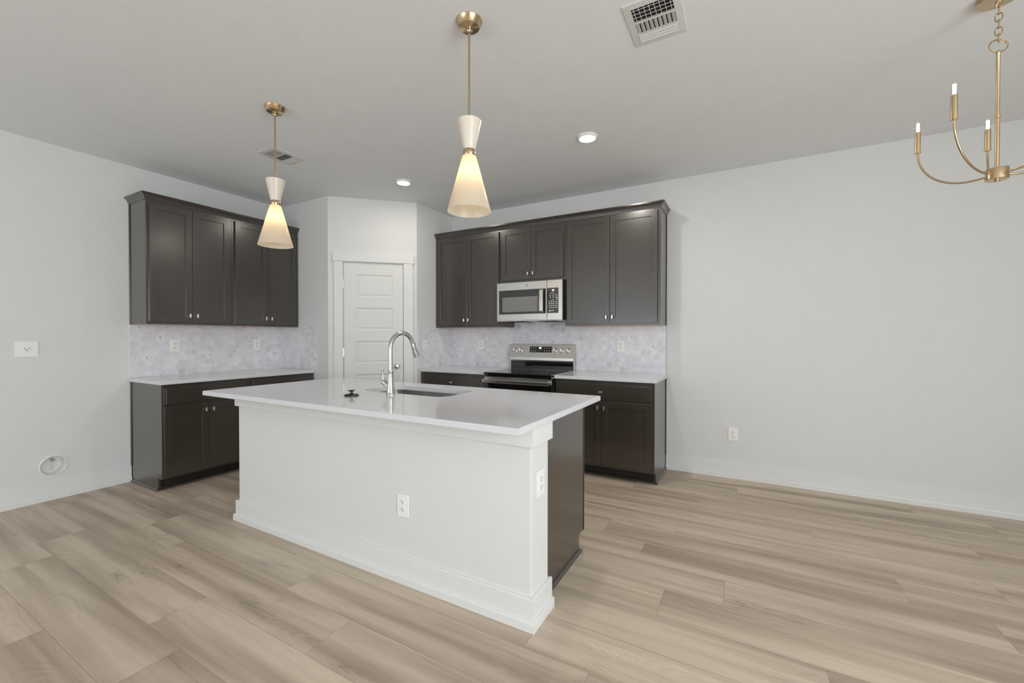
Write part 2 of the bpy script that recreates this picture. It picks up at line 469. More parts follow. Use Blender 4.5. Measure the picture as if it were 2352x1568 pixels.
# pantry wall: local x along the wall, -y into the room
PD = Vector((XRR - XP1, YP2 - YLR, 0)); PL = PD.length; PA = math.atan2(PD.y, PD.x)
D0, D1, DZ = 0.158, 0.782, 2.090   # door leaf
pw = MB()
pw.box(0, D0 - 0.012, 0, T, 0, H); pw.box(D1 + 0.012, PL, 0, T, 0, H); pw.box(D0 - 0.012, D1 + 0.012, 0, T, DZ + 0.012, H)
o = struct(pw.build('wall_pantry', M['wall']), 'white angled wall holding the pantry door')
o.location = (XP1, YLR, 0); o.rotation_euler = (0, 0, PA)
struct(MB().box(-T, X_R + T, Y_F - T, T, H, H + 0.1).build('ceiling', M['ceiling']), 'flat white textured ceiling')
# right-hand and front walls (outside the frame) with their windows
wr = MB()
def holes(mb, axis, a, b_, pos0, pos1, openings):
    """wall along axis from a to b_ with rectangular openings (lo, hi, z0, z1)"""
    def bx(l, h_, z0, z1):
        if h_ - l < 1e-4 or z1 - z0 < 1e-4: return
        if axis == 0: mb.box(l, h_, pos0, pos1, z0, z1)
        else: mb.box(pos0, pos1, l, h_, z0, z1)
    cur = a
    for l, h_, z0, z1 in sorted(openings):
        bx(cur, l, 0, H); bx(l, h_, 0, z0); bx(l, h_, z1, H); cur = h_
    bx(cur, b_, 0, H)
holes(wr, 1, Y_F, 0, X_R, X_R + T, [(-6.3, -3.7, 0.55, 2.40)])
struct(wr.build('wall_right', M['wall']), 'white painted wall on the right with one wide window')
wf = MB()
holes(wf, 0, -T, X_R + T, Y_F - T, Y_F, [(0.5, 3.7, 0.10, 2.40)])
struct(wf.build('wall_front', M['wall']), 'white painted wall behind the viewer with a patio door')
def window(n, axis, lo, hi, z0, z1, pos, mull):
    mb = MB(); f = 0.05
    def bx(l, h_, a, b_):
        if axis == 0: mb.box(l, h_, pos - 0.09, pos - 0.04, a, b_, 0.004)
        else: mb.box(pos + 0.04, pos + 0.09, l, h_, a, b_, 0.004)
    bx(lo, hi, z0, z0 + f); bx(lo, hi, z1 - f, z1); bx(lo, lo + f, z0, z1); bx(hi - f, hi, z0, z1)
    for k in range(1, mull): c = lo + (hi - lo) * k / mull; bx(c - 0.03, c + 0.03, z0 + f, z1 - f)
    struct(mb.build('window_%d' % n, M['trim']), 'white framed window outside the frame')
window(1, 1, -6.3, -3.7, 0.55, 2.40, X_R, 3)
window(2, 0, 0.5, 3.7, 0.10, 2.40, Y_F, 3)

# baseboards: flat board with square shoe
BB = [(0, 0), (0.028, 0), (0.028, 0.036), (0.026, 0.042), (0.020, 0.044), (0.016, 0.044), (0.016, 0.134), (0.013, 0.137), (0, 0.137)]
struct(MB().sweep(BB, [(XRT + 0.004, 0), (X_R, 0)]).build('baseboard_back', M['trim']))
struct(MB().sweep(BB, [(0, Y_F), (0, YL - 0.004)]).build('baseboard_left', M['trim']))
struct(MB().sweep(BB, [(X_R, 0), (X_R, Y_F)]).build('baseboard_right', M['trim']))
def diag(s, off=0.0):
    d = PD.normalized(); return (XP1 + d.x * s + d.y * off, YLR + d.y * s - d.x * off)
struct(MB().sweep(BB, [(DB + 0.05, YLR), (XP1, YLR), diag(0.06)]).build('baseboard_left_return', M['trim']))
struct(MB().sweep(BB, [diag(0.894), (XRR, YP2), (XRR, -DB - 0.002)]).build('baseboard_right_return', M['trim']))

# pantry door: casing (trim) and five-panel leaf
cs = MB()
cs.box(0.061, D0 - 0.007, -0.018, 0, 0, 2.098, 0.002); cs.box(D1 + 0.007, 0.890, -0.018, 0, 0, 2.098, 0.002)
cs.box(0.048, 0.903, -0.024, 0, 2.098, 2.187, 0.002)
cs.box(D0 - 0.012, D0 - 0.003, 0, T, 0, DZ + 0.012); cs.box(D1 + 0.003, D1 + 0.012, 0, T, 0, DZ + 0.012); cs.box(D0 - 0.003, D1 + 0.003, 0, T, DZ + 0.003, DZ + 0.012)
o = struct(cs.build('trim_1', M['trim']), 'white craftsman casing around the pantry door')
o.location = (XP1, YLR, 0); o.rotation_euler = (0, 0, PA)
def panel_door():
    """leaf with five recessed raised-field panels, front at y = 0"""
    b = bmesh.new()
    px0, px1 = 0.279, 0.672
    zs = []
    top = 1.963
    for i in range(5): zs.append((top - i * 0.3645 - 0.248, top - i * 0.3645))
    yb = 0.035
    def quad(*v): b.faces.new([b.verts.new(q) for q in v])
    def front(x0, x1, z0, z1, y=0.0): quad((x0, y, z0), (x1, y, z0), (x1, y, z1), (x0, y, z1))
    front(D0, px0, 0.008, DZ); front(px1, D1, 0.008, DZ)
    cur = DZ
    for z0, z1 in zs: front(px0, px1, z1, cur); cur = z0
    front(px0, px1, 0.008, cur)
    for z0, z1 in zs:
        steps = [(0, 0), (0.013, 0.008), (0.024, 0.008), (0.030, 0.0035)]
        for (i0, y0), (i1, y1) in zip(steps, steps[1:]):
            A = [(px0 + i0, y0, z0 + i0), (px1 - i0, y0, z0 + i0), (px1 - i0, y0, z1 - i0), (px0 + i0, y0, z1 - i0)]
            B = [(px0 + i1, y1, z0 + i1), (px1 - i1, y1, z0 + i1), (px1 - i1, y1, z1 - i1), (px0 + i1, y1, z1 - i1)]
            for k in range(4): quad(A[k], A[(k + 1) % 4], B[(k + 1) % 4], B[k])
        front(px0 + 0.030, px1 - 0.030, z0 + 0.030, z1 - 0.030, 0.0035)
    quad((D0, yb, 0.008), (D0, yb, DZ), (D1, yb, DZ), (D1, yb, 0.008))
    quad((D0, 0, 0.008), (D0, 0, DZ), (D0, yb, DZ), (D0, yb, 0.008)); quad((D1, 0, 0.008), (D1, yb, 0.008), (D1, yb, DZ), (D1, 0, DZ))
    quad((D0, 0, DZ), (D1, 0, DZ), (D1, yb, DZ), (D0, yb, DZ)); quad((D0, 0, 0.008), (D0, yb, 0.008), (D1, yb, 0.008), (D1, 0, 0.008))
    bmesh.ops.remove_doubles(b, verts=b.verts, dist=1e-5)
    bmesh.ops.recalc_face_normals(b, faces=b.faces)
    m = MB(); m._merge(b); return m
door = panel_door().build('door_1', M['door_paint'])
struct(door, 'white five-panel pantry door'); door.location = (XP1, YLR, 0); door.rotation_euler = (0, 0, PA)
MB().lathe([(0.0, 0.001), (0.030, 0.001), (0.031, 0.004), (0.026, 0.009), (0.012, 0.012), (0.0105, 0.030), (0.018, 0.036), (0.0265, 0.046), (0.027, 0.055), (0.021, 0.064), (0, 0.067)], (0.712, 0, 0.95), 'Y').build('door_knob', M['nickel'], door, True)
for z in (0.28, 1.11, 1.86):
    MB().box(D0 - 0.008, D0 + 0.002, -0.006, 0.002, z - 0.045, z + 0.045, 0.001).lathe([(0, 0), (0.0055, 0), (0.0055, 0.092), (0, 0.092)], (D0 - 0.003, -0.006, z - 0.046), seg=12).build('hinge', M['nickel'], door)

# ------------------------------------------------------------------ cabinetry (local: x along the wall, -y into the room)
def knob_mesh(x, y, z, horizontal=False):
    m = MB()
    m.lathe([(0, 0), (0.0055, 0), (0.0045, 0.006), (0.0045, 0.016), (0.006, 0.019), (0, 0.019)], (x, y, z), 'Y', 14)
    if horizontal: m.box(x - 0.0175, x + 0.0175, y - 0.027, y - 0.018, z - 0.0065, z + 0.0065, 0.0015)
    else: m.box(x - 0.0065, x + 0.0065, y - 0.027, y - 0.018, z - 0.0175, z + 0.0175, 0.0015)
    return m
def shaker(x0, x1, z0, z1, yf, rail=0.053):
    """shaker door whose back is at y = yf"""
    m = MB(); t = 0.020
    m.box(x0, x0 + rail, yf - t, yf, z0, z1, 0.0009); m.box(x1 - rail, x1, yf - t, yf, z0, z1, 0.0009)
    m.box(x0 + rail - 0.001, x1 - rail + 0.001, yf - t, yf, z0, z0 + rail, 0.0004); m.box(x0 + rail - 0.001, x1 - rail + 0.001, yf - t, yf, z1 - rail, z1, 0.0004)
    m.box(x0 + rail - 0.004, x1 - rail + 0.004, yf - t + 0.009, yf - 0.002, z0 + rail - 0.004, z1 - rail + 0.004)
    return m
def slab(x0, x1, z0, z1, yf):
    m = MB(); t = 0.020
    m.box(x0, x1, yf - t + 0.006, yf, z0, z1, 0.001)
    m.prism([(x0 + 0.001, z0 + 0.001), (x1 - 0.001, z0 + 0.001), (x1 - 0.001, z1 - 0.001), (x0 + 0.001, z1 - 0.001)], 1, yf - t + 0.007, yf - t + 0.004)
    m.box(x0 + 0.010, x1 - 0.010, yf - t, yf - t + 0.008, z0 + 0.010, z1 - 0.010, 0.003)
    return m
def doors(t, x0, x1, z0, z1, yf, low_knobs, gap=0.003):
    mid = (x0 + x1) / 2
    for k, (a, b_) in enumerate(((x0, mid - gap / 2), (mid + gap / 2, x1))):
        d = shaker(a, b_, z0, z1, yf).build('door', M['cabinet'], t)
        kx = (b_ - 0.028) if k == 0 else (a + 0.028)
        kz = (z0 + 0.058) if low_knobs else (z1 - 0.058)
        knob_mesh(kx, yf - 0.020, kz).build('knob', M['knob'], d, False)
def wall_cabinet(label, loc, rz, w, z0, rl, rr, zd0, scribe=None, group='dark wall cabinets'):
    t = thing('wall_cabinet', label, 'cabinet', loc, rz, group)
    c = MB()
    ft = 0.019; yf = -DU
    # sides, top, face frame; the underside is set in from the edge
    c.box(0, 0.016, yf + ft, -0.001, z0, ZC + 0.012); c.box(w - 0.016, w, yf + ft, -0.001, z0, ZC + 0.012)
    c.box(0.016, w - 0.016, yf + ft, -0.001, ZC - 0.01, ZC + 0.012); c.box(0.016, w - 0.016, -0.012, -0.001, z0, ZC)
    c.box(0, 0.035, yf, yf + ft, z0, ZC + 0.012, 0.0008); c.box(w - 0.035, w, yf, yf + ft, z0, ZC + 0.012, 0.0008)
    c.box(0.035, w - 0.035, yf, yf + ft, z0, z0 + 0.04, 0.0008); c.box(0.035, w - 0.035, yf, yf + ft, ZC - 0.04, ZC + 0.012, 0.0008)
    c.build('carcass', M['cabinet'], t)
    MB().box(0.016, w - 0.016, yf + ft, -0.012, z0 + 0.0005, z0 + 0.014).build('bottom_panel', M['maple'], t)['label'] = 'bare wood underside'
    doors(t, rl, w - rr, zd0, 2.428, yf, True)
    if scribe is not None:
        x = scribe
        (MB().box(x - 0.006, x, -0.022, -0.001, z0, ZC, 0.0015) if scribe <= 0.001 else MB().box(x, x + 0.006, -0.022, -0.001, z0, ZC, 0.0015)).build('scribe_moulding', M['cabinet'], t)
    return t
QR = [(0, 0), (0.016, 0), (0.016, 0.006), (0.0145, 0.011), (0.011, 0.0155), (0.006, 0.018), (0, 0.019)]
TK, TZ = 0.078, 0.102
def base_cabinet(label, loc, rz, w, rl, rr, end=None, group='dark base cabinets', zdr=(0.709, 0.857), zdo=(0.122, 0.697)):
    t = thing('base_cabinet', label, 'cabinet', loc, rz, group)
    yf = -DB; top = CT - 0.0305
    c = MB()
    el = 0.016 if end == 'l' else 0; er = 0.016 if end == 'r' else 0
    c.box(el, w - er, yf, -0.001, TZ, top, 0.0008)
    c.box(el, w - er, yf + TK, -0.001, 0.0, TZ)
    c.build('carcass', M['cabinet'], t)
    MB().box(el, w - er, yf + TK - 0.006, yf + TK, 0.0, TZ - 0.001).build('toe_kick', M['toe'], t)
    if end:
        x0, x1 = (0, 0.0155) if end == 'l' else (w - 0.0155, w)
        MB().prism([(-0.001, 0), (-0.001, top), (yf, top), (yf, TZ), (yf + TK - 0.006, TZ), (yf + TK - 0.006, 0)], 0, x0, x1).build('end_panel', M['cabinet'], t)
        if end == 'l':
            MB().sweep(QR, [(0, -0.030), (0, yf + TK - 0.0065), (w - 0.001, yf + TK - 0.0065)]).build('shoe_moulding', M['cabinet'], t)
            MB().box(-0.006, -0.0002, -0.022, -0.001, 0.14, top, 0.0015).build('scribe_moulding', M['cabinet'], t)
        else:
            MB().sweep(QR, [(0.001, yf + TK - 0.0065), (w, yf + TK - 0.0065), (w, -0.030)]).build('shoe_moulding', M['cabinet'], t)
            MB().box(w + 0.0002, w + 0.006, -0.022, -0.001, 0.14, top, 0.0015).build('scribe_moulding', M['cabinet'], t)
    else:
        MB().sweep(QR, [(0.001, yf + TK - 0.0065), (w - 0.001, yf + TK - 0.0065)]).build('shoe_moulding', M['cabinet'], t)
    d = slab(rl, w - rr, zdr[0], zdr[1], yf).build('drawer', M['cabinet'], t)
    knob_mesh(w / 2 + (rl - rr) / 2, yf - 0.020, (zdr[0] + zdr[1]) / 2, True).build('knob', M['knob'], d)
    doors(t, rl, w - rr, zdo[0], zdo[1], yf, False)
    return t
Q90 = R(90)
YM = -1.9985                       # joint of the two units on the left wall
wall_cabinet('dark two-door wall cabinet at the open left end of the left wall, side panel showing', (0, YL, 0), Q90, YM - YL - 0.0005, ZU, 0.020, 0.0255, 1.412, 0.0)
wall_cabinet('dark two-door wall cabinet on the left wall, behind the farther pendant light', (0, YM, 0), Q90, YLR - YM - 0.002, ZU, 0.0255, 0.027, 1.412)
XA, XB = 2.4165, 3.177
wall_cabinet('tall dark two-door wall cabinet left of the microwave', (XRR + 0.002, 0, 0), 0, XA - XRR - 0.0025, ZU, 0.033, 0.016, 1.412)
wall_cabinet('short dark two-door wall cabinet directly above the microwave', (XA, 0, 0), 0, XB - XA - 0.0005, 1.858, 0.016, 0.020, 1.885)
wall_cabinet('tall dark two-door wall cabinet right of the microwave, at the open end', (XB, 0, 0), 0, XRT - XB, ZU, 0.022, 0.026, 1.409, XRT - XB)
base_cabinet('dark base cabinet at the open left end of the left wall, grey-lit end panel showing', (0, YL, 0), Q90, YM - YL - 0.0005, 0.014, 0.0145, 'l')
base_cabinet('dark base cabinet on the left wall beside the pantry, mostly behind the island', (0, YM, 0), Q90, YLR - YM - 0.002, 0.0295, 0.012)
base_cabinet('dark base cabinet left of the range, only its drawer showing', (XRR + 0.002, 0, 0), 0, XA - XRR - 0.006, 0.014, 0.014)
base_cabinet('dark base cabinet right of the range with one drawer over two doors', (XB + 0.002, 0, 0), 0, XRT - XB - 0.002, 0.014, 0.024, 'r')
# crown mouldings
CR = [(0.0, ZC), (0.005, ZC), (0.007, ZC + 0.008), (0.010, ZC + 0.012), (0.013, ZC + 0.022), (0.020, ZC + 0.034), (0.028, ZC + 0.041), (0.031, ZC + 0.045), (0.031, ZC + 0.048), (0.036, ZC + 0.050), (0.036, ZT), (0.0, ZT)]
o = MB().sweep(CR, [(0.001, YL), (DU + 0.001, YL), (DU + 0.001, YLR - 0.001)]).build('crown_moulding', M['cabinet'])
tag(o, 'dark crown moulding along the top of the left wall cabinets', 'moulding', 'dark crown mouldings')
o = MB().sweep(CR, [(XRR + 0.001, -DU - 0.001), (XRT, -DU - 0.001), (XRT, -0.001)]).build('crown_moulding', M['cabinet'])
tag(o, 'dark crown moulding along the top of the cabinets over the range', 'moulding', 'dark crown mouldings')

# countertops
CB = CT - 0.030
o = MB().box(0.001, DB + 0.030, YL - 0.020, YLR - 0.001, CB, CT, 0.003, 2).build('countertop', M['quartz'])
tag(o, 'white quartz countertop along the left wall', 'countertop', 'white quartz countertops')
o = MB().box(XRR + 0.001, XA - 0.0035, -DB - 0.030, -0.001, CB, CT, 0.003, 2).build('countertop', M['quartz'])
tag(o, 'short white quartz countertop left of the range', 'countertop', 'white quartz countertops')
o = MB().box(XB + 0.001, XRT + 0.020, -DB - 0.030, -0.001, CB, CT, 0.003, 2).build('countertop', M['quartz'])
tag(o, 'white quartz countertop right of the range', 'countertop', 'white quartz countertops')

# backsplashes (local x along the wall)
def splash(label, loc, rz, w, z1, up=None):
    m = MB().box(0, w, -0.009, -0.0005, CT + 0.0005, z1)
    if up: m.box(up[0], up[1], -0.009, -0.0005, z1 - 0.0001, up[2])
    o = m.build('backsplash', M['hex'])
    o.location = loc; o.rotation_euler = (0, 0, rz)
    MB().box(w - 0.003 if rz in (0,) and w > 2 else -0.0015, w if rz in (0,) and w > 2 else 0.0015, -0.011, -0.0005, CT + 0.0005, z1).build('edge_strip', M['trim'], o)
    return tag(o, label, 'backsplash', 'marble hexagon backsplashes')
splash('marble hexagon backsplash on the left wall under the cabinets', (0, YL - 0.004, 0), Q90, YLR - YL + 0.003, ZU - 0.001)
splash('small marble hexagon backsplash on the short wall left of the pantry', (0.0095, YLR, 0), 0, 0.629, ZU - 0.001)
splash('marble hexagon backsplash on the back wall behind the range', (XRR + 0.0005, 0, 0), 0, XRT - XRR, ZU - 0.001, (XA - XRR + 0.001, XB - XRR - 0.002, 1.4405))
splash('small marble hexagon backsplash on the short wall right of the pantry', (XRR, -0.639, 0), Q90, 0.629, ZU - 0.001)

# ------------------------------------------------------------------ island
WX0, WX1, WY0, WY1 = 1.6717, 3.954, -2.6581, -2.478
hw = thing('half_wall', 'white textured island half wall under the quartz overhang', 'wall', ((WX0 + WX1) / 2, (WY0 + WY1) / 2, 0))
ox, oy = hw.location.x, hw.location.y
def isl(mb, name, mat, smooth=False):
    for v in mb.bm.verts: v.co.x -= ox; v.co.y -= oy
    return mb.build(name, mat, hw, smooth)
isl(MB().box(WX0, WX1, WY0, WY1, 0, CB - 0.001, 0.004, 2), 'wall_core', M['wall'])
YB = -2.465
isl(MB().sweep([(0, 0.797), (0.0165, 0.797), (0.018, 0.799), (0.018, CB - 0.001), (0, CB - 0.001)], [(WX0, YB), (WX0, WY0), (WX1, WY0), (WX1, YB)]), 'apron', M['trim'])
isl(MB().sweep(BB, [(WX0, YB), (WX0, WY0), (WX1, WY0), (WX1, YB)]), 'baseboard', M['trim'])
# cabinet box behind the half wall; its doors face the range
ic = thing('island_cabinet', 'dark island cabinet with a plain end panel behind the white half wall', 'cabinet', (2.8, -2.15, 0))
ox, oy = 2.8, -2.15
def icp(mb, name, mat, parent=None):
    for v in mb.bm.verts: v.co.x -= ox; v.co.y -= oy
    return mb.build(name, mat, parent or ic)
IX0, IX1, IY0, IY1 = 1.70, 3.9096, WY1 + 0.0005, -1.854
c = MB()
c.box(IX0, IX0 + 0.016, IY0, IY1, TZ, CB - 0.001); c.box(IX0 + 0.016, IX1 - 0.016, IY0, IY0 + 0.012, TZ, CB - 0.001)
c.box(IX0 + 0.016, IX1 - 0.016, IY0 + 0.012, IY1 - 0.02, TZ, TZ + 0.016)
for a, b_ in ((IX0 + 0.016, IX0 + 0.05), (2.40, 2.46), (3.20, 3.26), (IX1 - 0.05, IX1 - 0.0162)): c.box(a, b_, IY1 - 0.019, IY1, TZ, CB - 0.001)
c.box(IX0 + 0.016, IX1 - 0.0162, IY1 - 0.019, IY1, CB - 0.05, CB - 0.001); c.box(IX0 + 0.016, IX1 - 0.0162, IY1 - 0.019, IY1, TZ, TZ + 0.04)
icp(c, 'carcass', M['cabinet'])
icp(MB().prism([(IY0, 0), (IY0, CB - 0.001), (IY1, CB - 0.001), (IY1, TZ), (IY1 - TK, TZ), (IY1 - TK, 0)], 0, IX1 - 0.016, IX1), 'end_panel', M['cabinet'])
icp(MB().box(IX1 - 0.018, IX1 + 0.004, IY1 + 0.0002, IY1 + 0.004, TZ, CB - 0.001, 0.001), 'edge_strip', M['cabinet'])
icp(MB().box(IX0, IX1 - 0.0162, IY1 - TK - 0.006, IY1 - TK, 0, TZ - 0.0005), 'toe_kick', M['toe'])
icp(MB().sweep(QR, [(IX1, IY0 + 0.012), (IX1, IY1 - TK), (IX0, IY1 - TK)]), 'shoe_moulding', M['cabinet'])
rot = Matrix.Rotation(PI, 4, 'Z')
for a, b_ in ((1.725, 2.075), (2.078, 2.42), (2.445, 2.83), (2.833, 3.22), (3.245, 3.56), (3.563, 3.885)):
    mb = shaker(-b_, -a, 0.125, 0.86, -IY1 * 0 + 0.0)
    bmesh.ops.transform(mb.bm, matrix=Matrix.Translation((0, IY1 + 0.0005, 0)) @ rot, verts=mb.bm.verts)
    d = icp(mb, 'door', M['cabinet'])
# island countertop with the sink cut-out
TX0, TX1, TY0, TY1 = 1.5751, 3.9883, -2.8373, -1.7692
SX0, SX1, SY0, SY1, SR = 2.478, 3.186, -2.298, -1.948, 0.075
def rrect(x0, x1, y0, y1, r, n=8):
    pts = []
    for cx, cy, a0 in ((x1 - r, y1 - r, 0), (x0 + r, y1 - r, 90), (x0 + r, y0 + r, 180), (x1 - r, y0 + r, 270)):
        for i in range(n + 1):
            a = R(a0 + 90 * i / n); pts.append((cx + r * math.cos(a), cy + r * math.sin(a)))
    return pts
def slab_with_hole():
    b = bmesh.new()
    inner = rrect(SX0, SX1, SY0, SY1, SR)
    e = 0.003
    outer = [(TX1, TY1), (TX0, TY1), (TX0, TY0), (TX1, TY0)]
    def ring(pts, z): return [b.verts.new((x, y, z)) for x, y in pts]
    def offs(pts, d):
        return [(x + (d if x < 2.7 else -d), y + (d if y < -2.2 else -d)) for x, y in pts]
    for z, flip in ((CT, False), (CB, True)):
        o_ = ring(offs(outer, e), z); i_ = ring(inner, z)
        n = 9
        for k in range(4):
            seg_ = i_[k * n:(k + 1) * n]
            for q in range(n - 1):
                f = (o_[k], seg_[q], seg_[q + 1]); b.faces.new(f if flip else f[::-1])
            nx = i_[((k + 1) * n) % len(i_)]
            f = (o_[k], seg_[-1], nx, o_[(k + 1) % 4]); b.faces.new(f if flip else f[::-1])
        if not flip: oT, iT = o_, i_
        else: oB, iB = o_, i_
    o2T = ring(outer, CT - e); o2B = ring(outer, CB + e)
    for A, B in ((oT, o2T), (o2T, o2B), (o2B, oB)):
        for k in range(4): b.faces.new((A[k], A[(k + 1) % 4], B[(k + 1) % 4], B[k]))
    L = len(iT)
    for k in range(L): b.faces.new((iT[k], iT[(k + 1) % L], iB[(k + 1) % L], iB[k]))
    bmesh.ops.recalc_face_normals(b, faces=b.faces)
    m = MB(); m._merge(b); return m
o = slab_with_hole().build('countertop', M['quartz'])
tag(o, 'large white quartz countertop on the island, with the sink cut-out', 'countertop', 'white quartz countertops')
def sink_bowl():
    b = bmesh.new()
    levels = [(0.018, CB - 0.0005, SR + 0.018), (-0.006, CB - 0.0005, SR - 0.004), (-0.006, CB - 0.003, SR - 0.004), (-0.012, CB - 0.17, SR - 0.01), (-0.035, CB - 0.20, SR - 0.03), (-0.13, CB - 0.208, 0.02)]
    rings = []
    for d, z, r in levels:
        rings.append([b.verts.new((x, y, z)) for x, y in rrect(SX0 - d, SX1 + d, SY0 - d, SY1 + d, max(r, 0.01))])
    for A, B in zip(rings, rings[1:]):
        L = len(A)
        for k in range(L): b.faces.new((A[k], A[(k + 1) % L], B[(k + 1) % L], B[k]))
    b.faces.new(rings[-1])
    bmesh.ops.recalc_face_normals(b, faces=b.faces)
    bmesh.ops.solidify(b, geom=b.faces[:], thickness=0.0012)
    m = MB(); m._merge(b); return m
sk = thing('undermount_sink', 'stainless steel undermount sink in the island countertop', 'sink', ((SX0 + SX1) / 2, (SY0 + SY1) / 2, CB - 0.21))
mb = sink_bowl()
for v in mb.bm.verts: v.co -= Vector(sk.location)
mb.build('bowl', M['sink_steel'], sk, True)
MB().lathe([(0, 0.006), (0.03, 0.006), (0.032, 0.009), (0.045, 0.009), (0.045, 0.004)], (0, 0, 0)).build('drain', M['steel'], sk, True)

# faucet (base frame at its own origin; spout reaches toward +y)
fa = thing('kitchen_faucet', 'brushed nickel gooseneck faucet standing at the island sink', 'faucet', (2.818, -2.358, CT))
MB().lathe([(0, 0), (0.030, 0), (0.030, 0.004), (0.0265, 0.008), (0.0245, 0.020), (0.0225, 0.045), (0.0195, 0.075), (0.0172, 0.100), (0.0168, 0.128), (0.0172, 0.138), (0.0180, 0.140), (0.0180, 0.150), (0.0145, 0.154), (0, 0.154)]).build('base', M['nickel'], fa, True)
pth = [(0, 0, 0.150), (0, 0, 0.20), (0, 0, 0.25), (0, 0, 0.285)]
ra = 0.103
for i in range(1, 19):
    a = PI - i * R(160) / 18
    pth.append((0, ra + ra * math.cos(a), 0.285 + ra * math.sin(a)))
MB().tube(pth, 0.0138, 20).build('spout', M['nickel'], fa, True)
e0 = Vector(pth[-1]); dr = (Vector(pth[-1]) - Vector(pth[-2])).normalized()
hp = [e0 + dr * d for d in (-0.002, 0.004, 0.006, 0.030, 0.060, 0.090, 0.098, 0.099)]
MB().tube(hp, [0.0140, 0.0140, 0.0152, 0.0160, 0.0185, 0.0222, 0.0222, 0.016], 24).build('spray_head', M['nickel'], fa, True)
MB().box(-0.004, 0.004, -0.003, 0.003, -0.012, 0.012, 0.002, mat=Matrix.Translation(e0 + dr * 0.02 + Vector((0, 0.0155, 0.006))) @ Matrix.Rotation(R(-18), 4, 'X')).build('spray_button', M['black'], fa)
h0 = Vector((-0.010, -0.004, 0.048)); h1 = Vector((-0.054, -0.012, 0.082))
hd = MB().tube([h0, h0.lerp(h1, 0.55), h0.lerp(h1, 0.57), h1, h1 + (h1 - h0).normalized() * 0.006], [0.0135, 0.0135, 0.0155, 0.0155, 0.010], 20)
hd.build('handle_barrel', M['nickel'], fa, True)
MB().tube([h1 + Vector((0.002, 0, 0.006)), h1 + Vector((0, 0, 0.03)), h1 + Vector((-0.001, 0, 0.07)), h1 + Vector((-0.002, 0, 0.074)), h1 + Vector((-0.002, 0, 0.082))], [0.0042, 0.0045, 0.0058, 0.0078, 0.0078], 16).build('lever', M['nickel'], fa, True)

o = MB().lathe([(0, 0), (0.036, 0), (0.043, 0.003), (0.043, 0.007), (0.037, 0.011), (0.012, 0.0145), (0.0085, 0.016), (0.0075, 0.026), (0.010, 0.029), (0.021, 0.031), (0.0215, 0.034), (0.019, 0.036), (0, 0.0365)]).build('sink_stopper', M['black'], None, True)
o.location = (2.651, -2.517, CT)
tag(o, 'small black sink stopper lying on the island countertop', 'stopper')

# ------------------------------------------------------------------ range
RX0, RX1 = XA - 0.0005, XB - 0.0005
RW = RX1 - RX0
rg = thing('kitchen_range', 'stainless steel electric range with black glass cooktop', 'range', (RX0, 0, 0))
MB().box(0.002, RW - 0.002, -0.622, -0.012, 0.03, 0.876, 0.002).box(0.02, RW - 0.02, -0.59, -0.03, 0.0, 0.03).build('body', M['black'], rg)
MB().box(0.0, RW, -0.664, -0.075, 0.892, 0.917, 0.004, 2).box(0.002, RW - 0.002, -0.660, -0.10, 0.877, 0.893, 0.002).build('cooktop', M['black_glass'], rg)
ck = MB()
for cx, cy, r in ((0.19, -0.49, 0.105), (0.56, -0.49, 0.085), (0.19, -0.22, 0.075), (0.56, -0.22, 0.10), (0.38, -0.17, 0.05)):
    ck.lathe([(r, 0.9171), (r, 0.9174), (r + 0.0018, 0.9174), (r + 0.0018, 0.9171)], (cx, cy, 0), seg=48)
ck.build('burner_rings', M['mw_screen'], rg)
for q in (0.0, RW - 0.004): MB().box(q, q + 0.004, -0.662, -0.08, 0.880, 0.9175, 0.001).build('side_trim', M['steel'], rg)
dr_ = MB().box(0.003, RW - 0.003, -0.655, -0.622, 0.225, 0.870, 0.003).build('oven_door', M['black_glass'], rg)
tp = MB().box(0.004, RW - 0.004, -0.659, -0.654, 0.818, 0.872, 0.002)
tp.build('door_top_trim', M['steel'], dr_)
for a, b_ in ((0.125, 0.160), (0.205, 0.255), (0.265, 0.315), (0.395, 0.445), (0.455, 0.505), (0.575, 0.610)): MB().box(a, b_, -0.6598, -0.6585, 0.861, 0.866).build('vent_slot', M['slot'], dr_)
MB().box(0.010, RW - 0.010, -0.714, -0.698, 0.815, 0.853, 0.006, 2).box(0.012, 0.040, -0.702, -0.656, 0.828, 0.850, 0.003).box(RW - 0.040, RW - 0.012, -0.702, -0.656, 0.828, 0.850, 0.003).build('handle', M['steel'], dr_)
MB().box(0.12, RW - 0.12, -0.6558, -0.6548, 0.40, 0.72).build('window', M['smoked'], dr_)
MB().box(0.003, RW - 0.003, -0.655, -0.622, 0.060, 0.218, 0.003).build('storage_drawer', M['steel'], rg)
# backguard: leaning control panel over a black riser
bgd = MB().prism([(-0.011, 0.90), (-0.011, 1.198), (-0.060, 1.198), (-0.066, 1.194), (-0.102, 1.048), (-0.104, 1.020), (-0.092, 1.012), (-0.086, 0.90)], 0, 0.0, RW).build('backguard', M['steel'], rg)
MB().box(0.004, RW - 0.004, -0.094, -0.085, 0.918, 1.010, 0.002).build('riser_panel', M['black_glass'], bgd)
lean = math.atan2(0.036, 0.146)
def on_panel(u, z): return (u, -0.066 - (1.194 - z) / 0.146 * 0.036, z)
PM = lambda u, z: Matrix.Translation(on_panel(u, z)) @ Matrix.Rotation(-lean, 4, 'X')
dp = MB().box(-0.133, 0.133, -0.0025, 0.001, -0.033, 0.033, 0.001, mat=PM(0.372, 1.139)).build('display', M['black_glass'], rg)
mt = PM(0.372, 1.139)
def icon(m): m.build('display_icon', M['display'], dp)
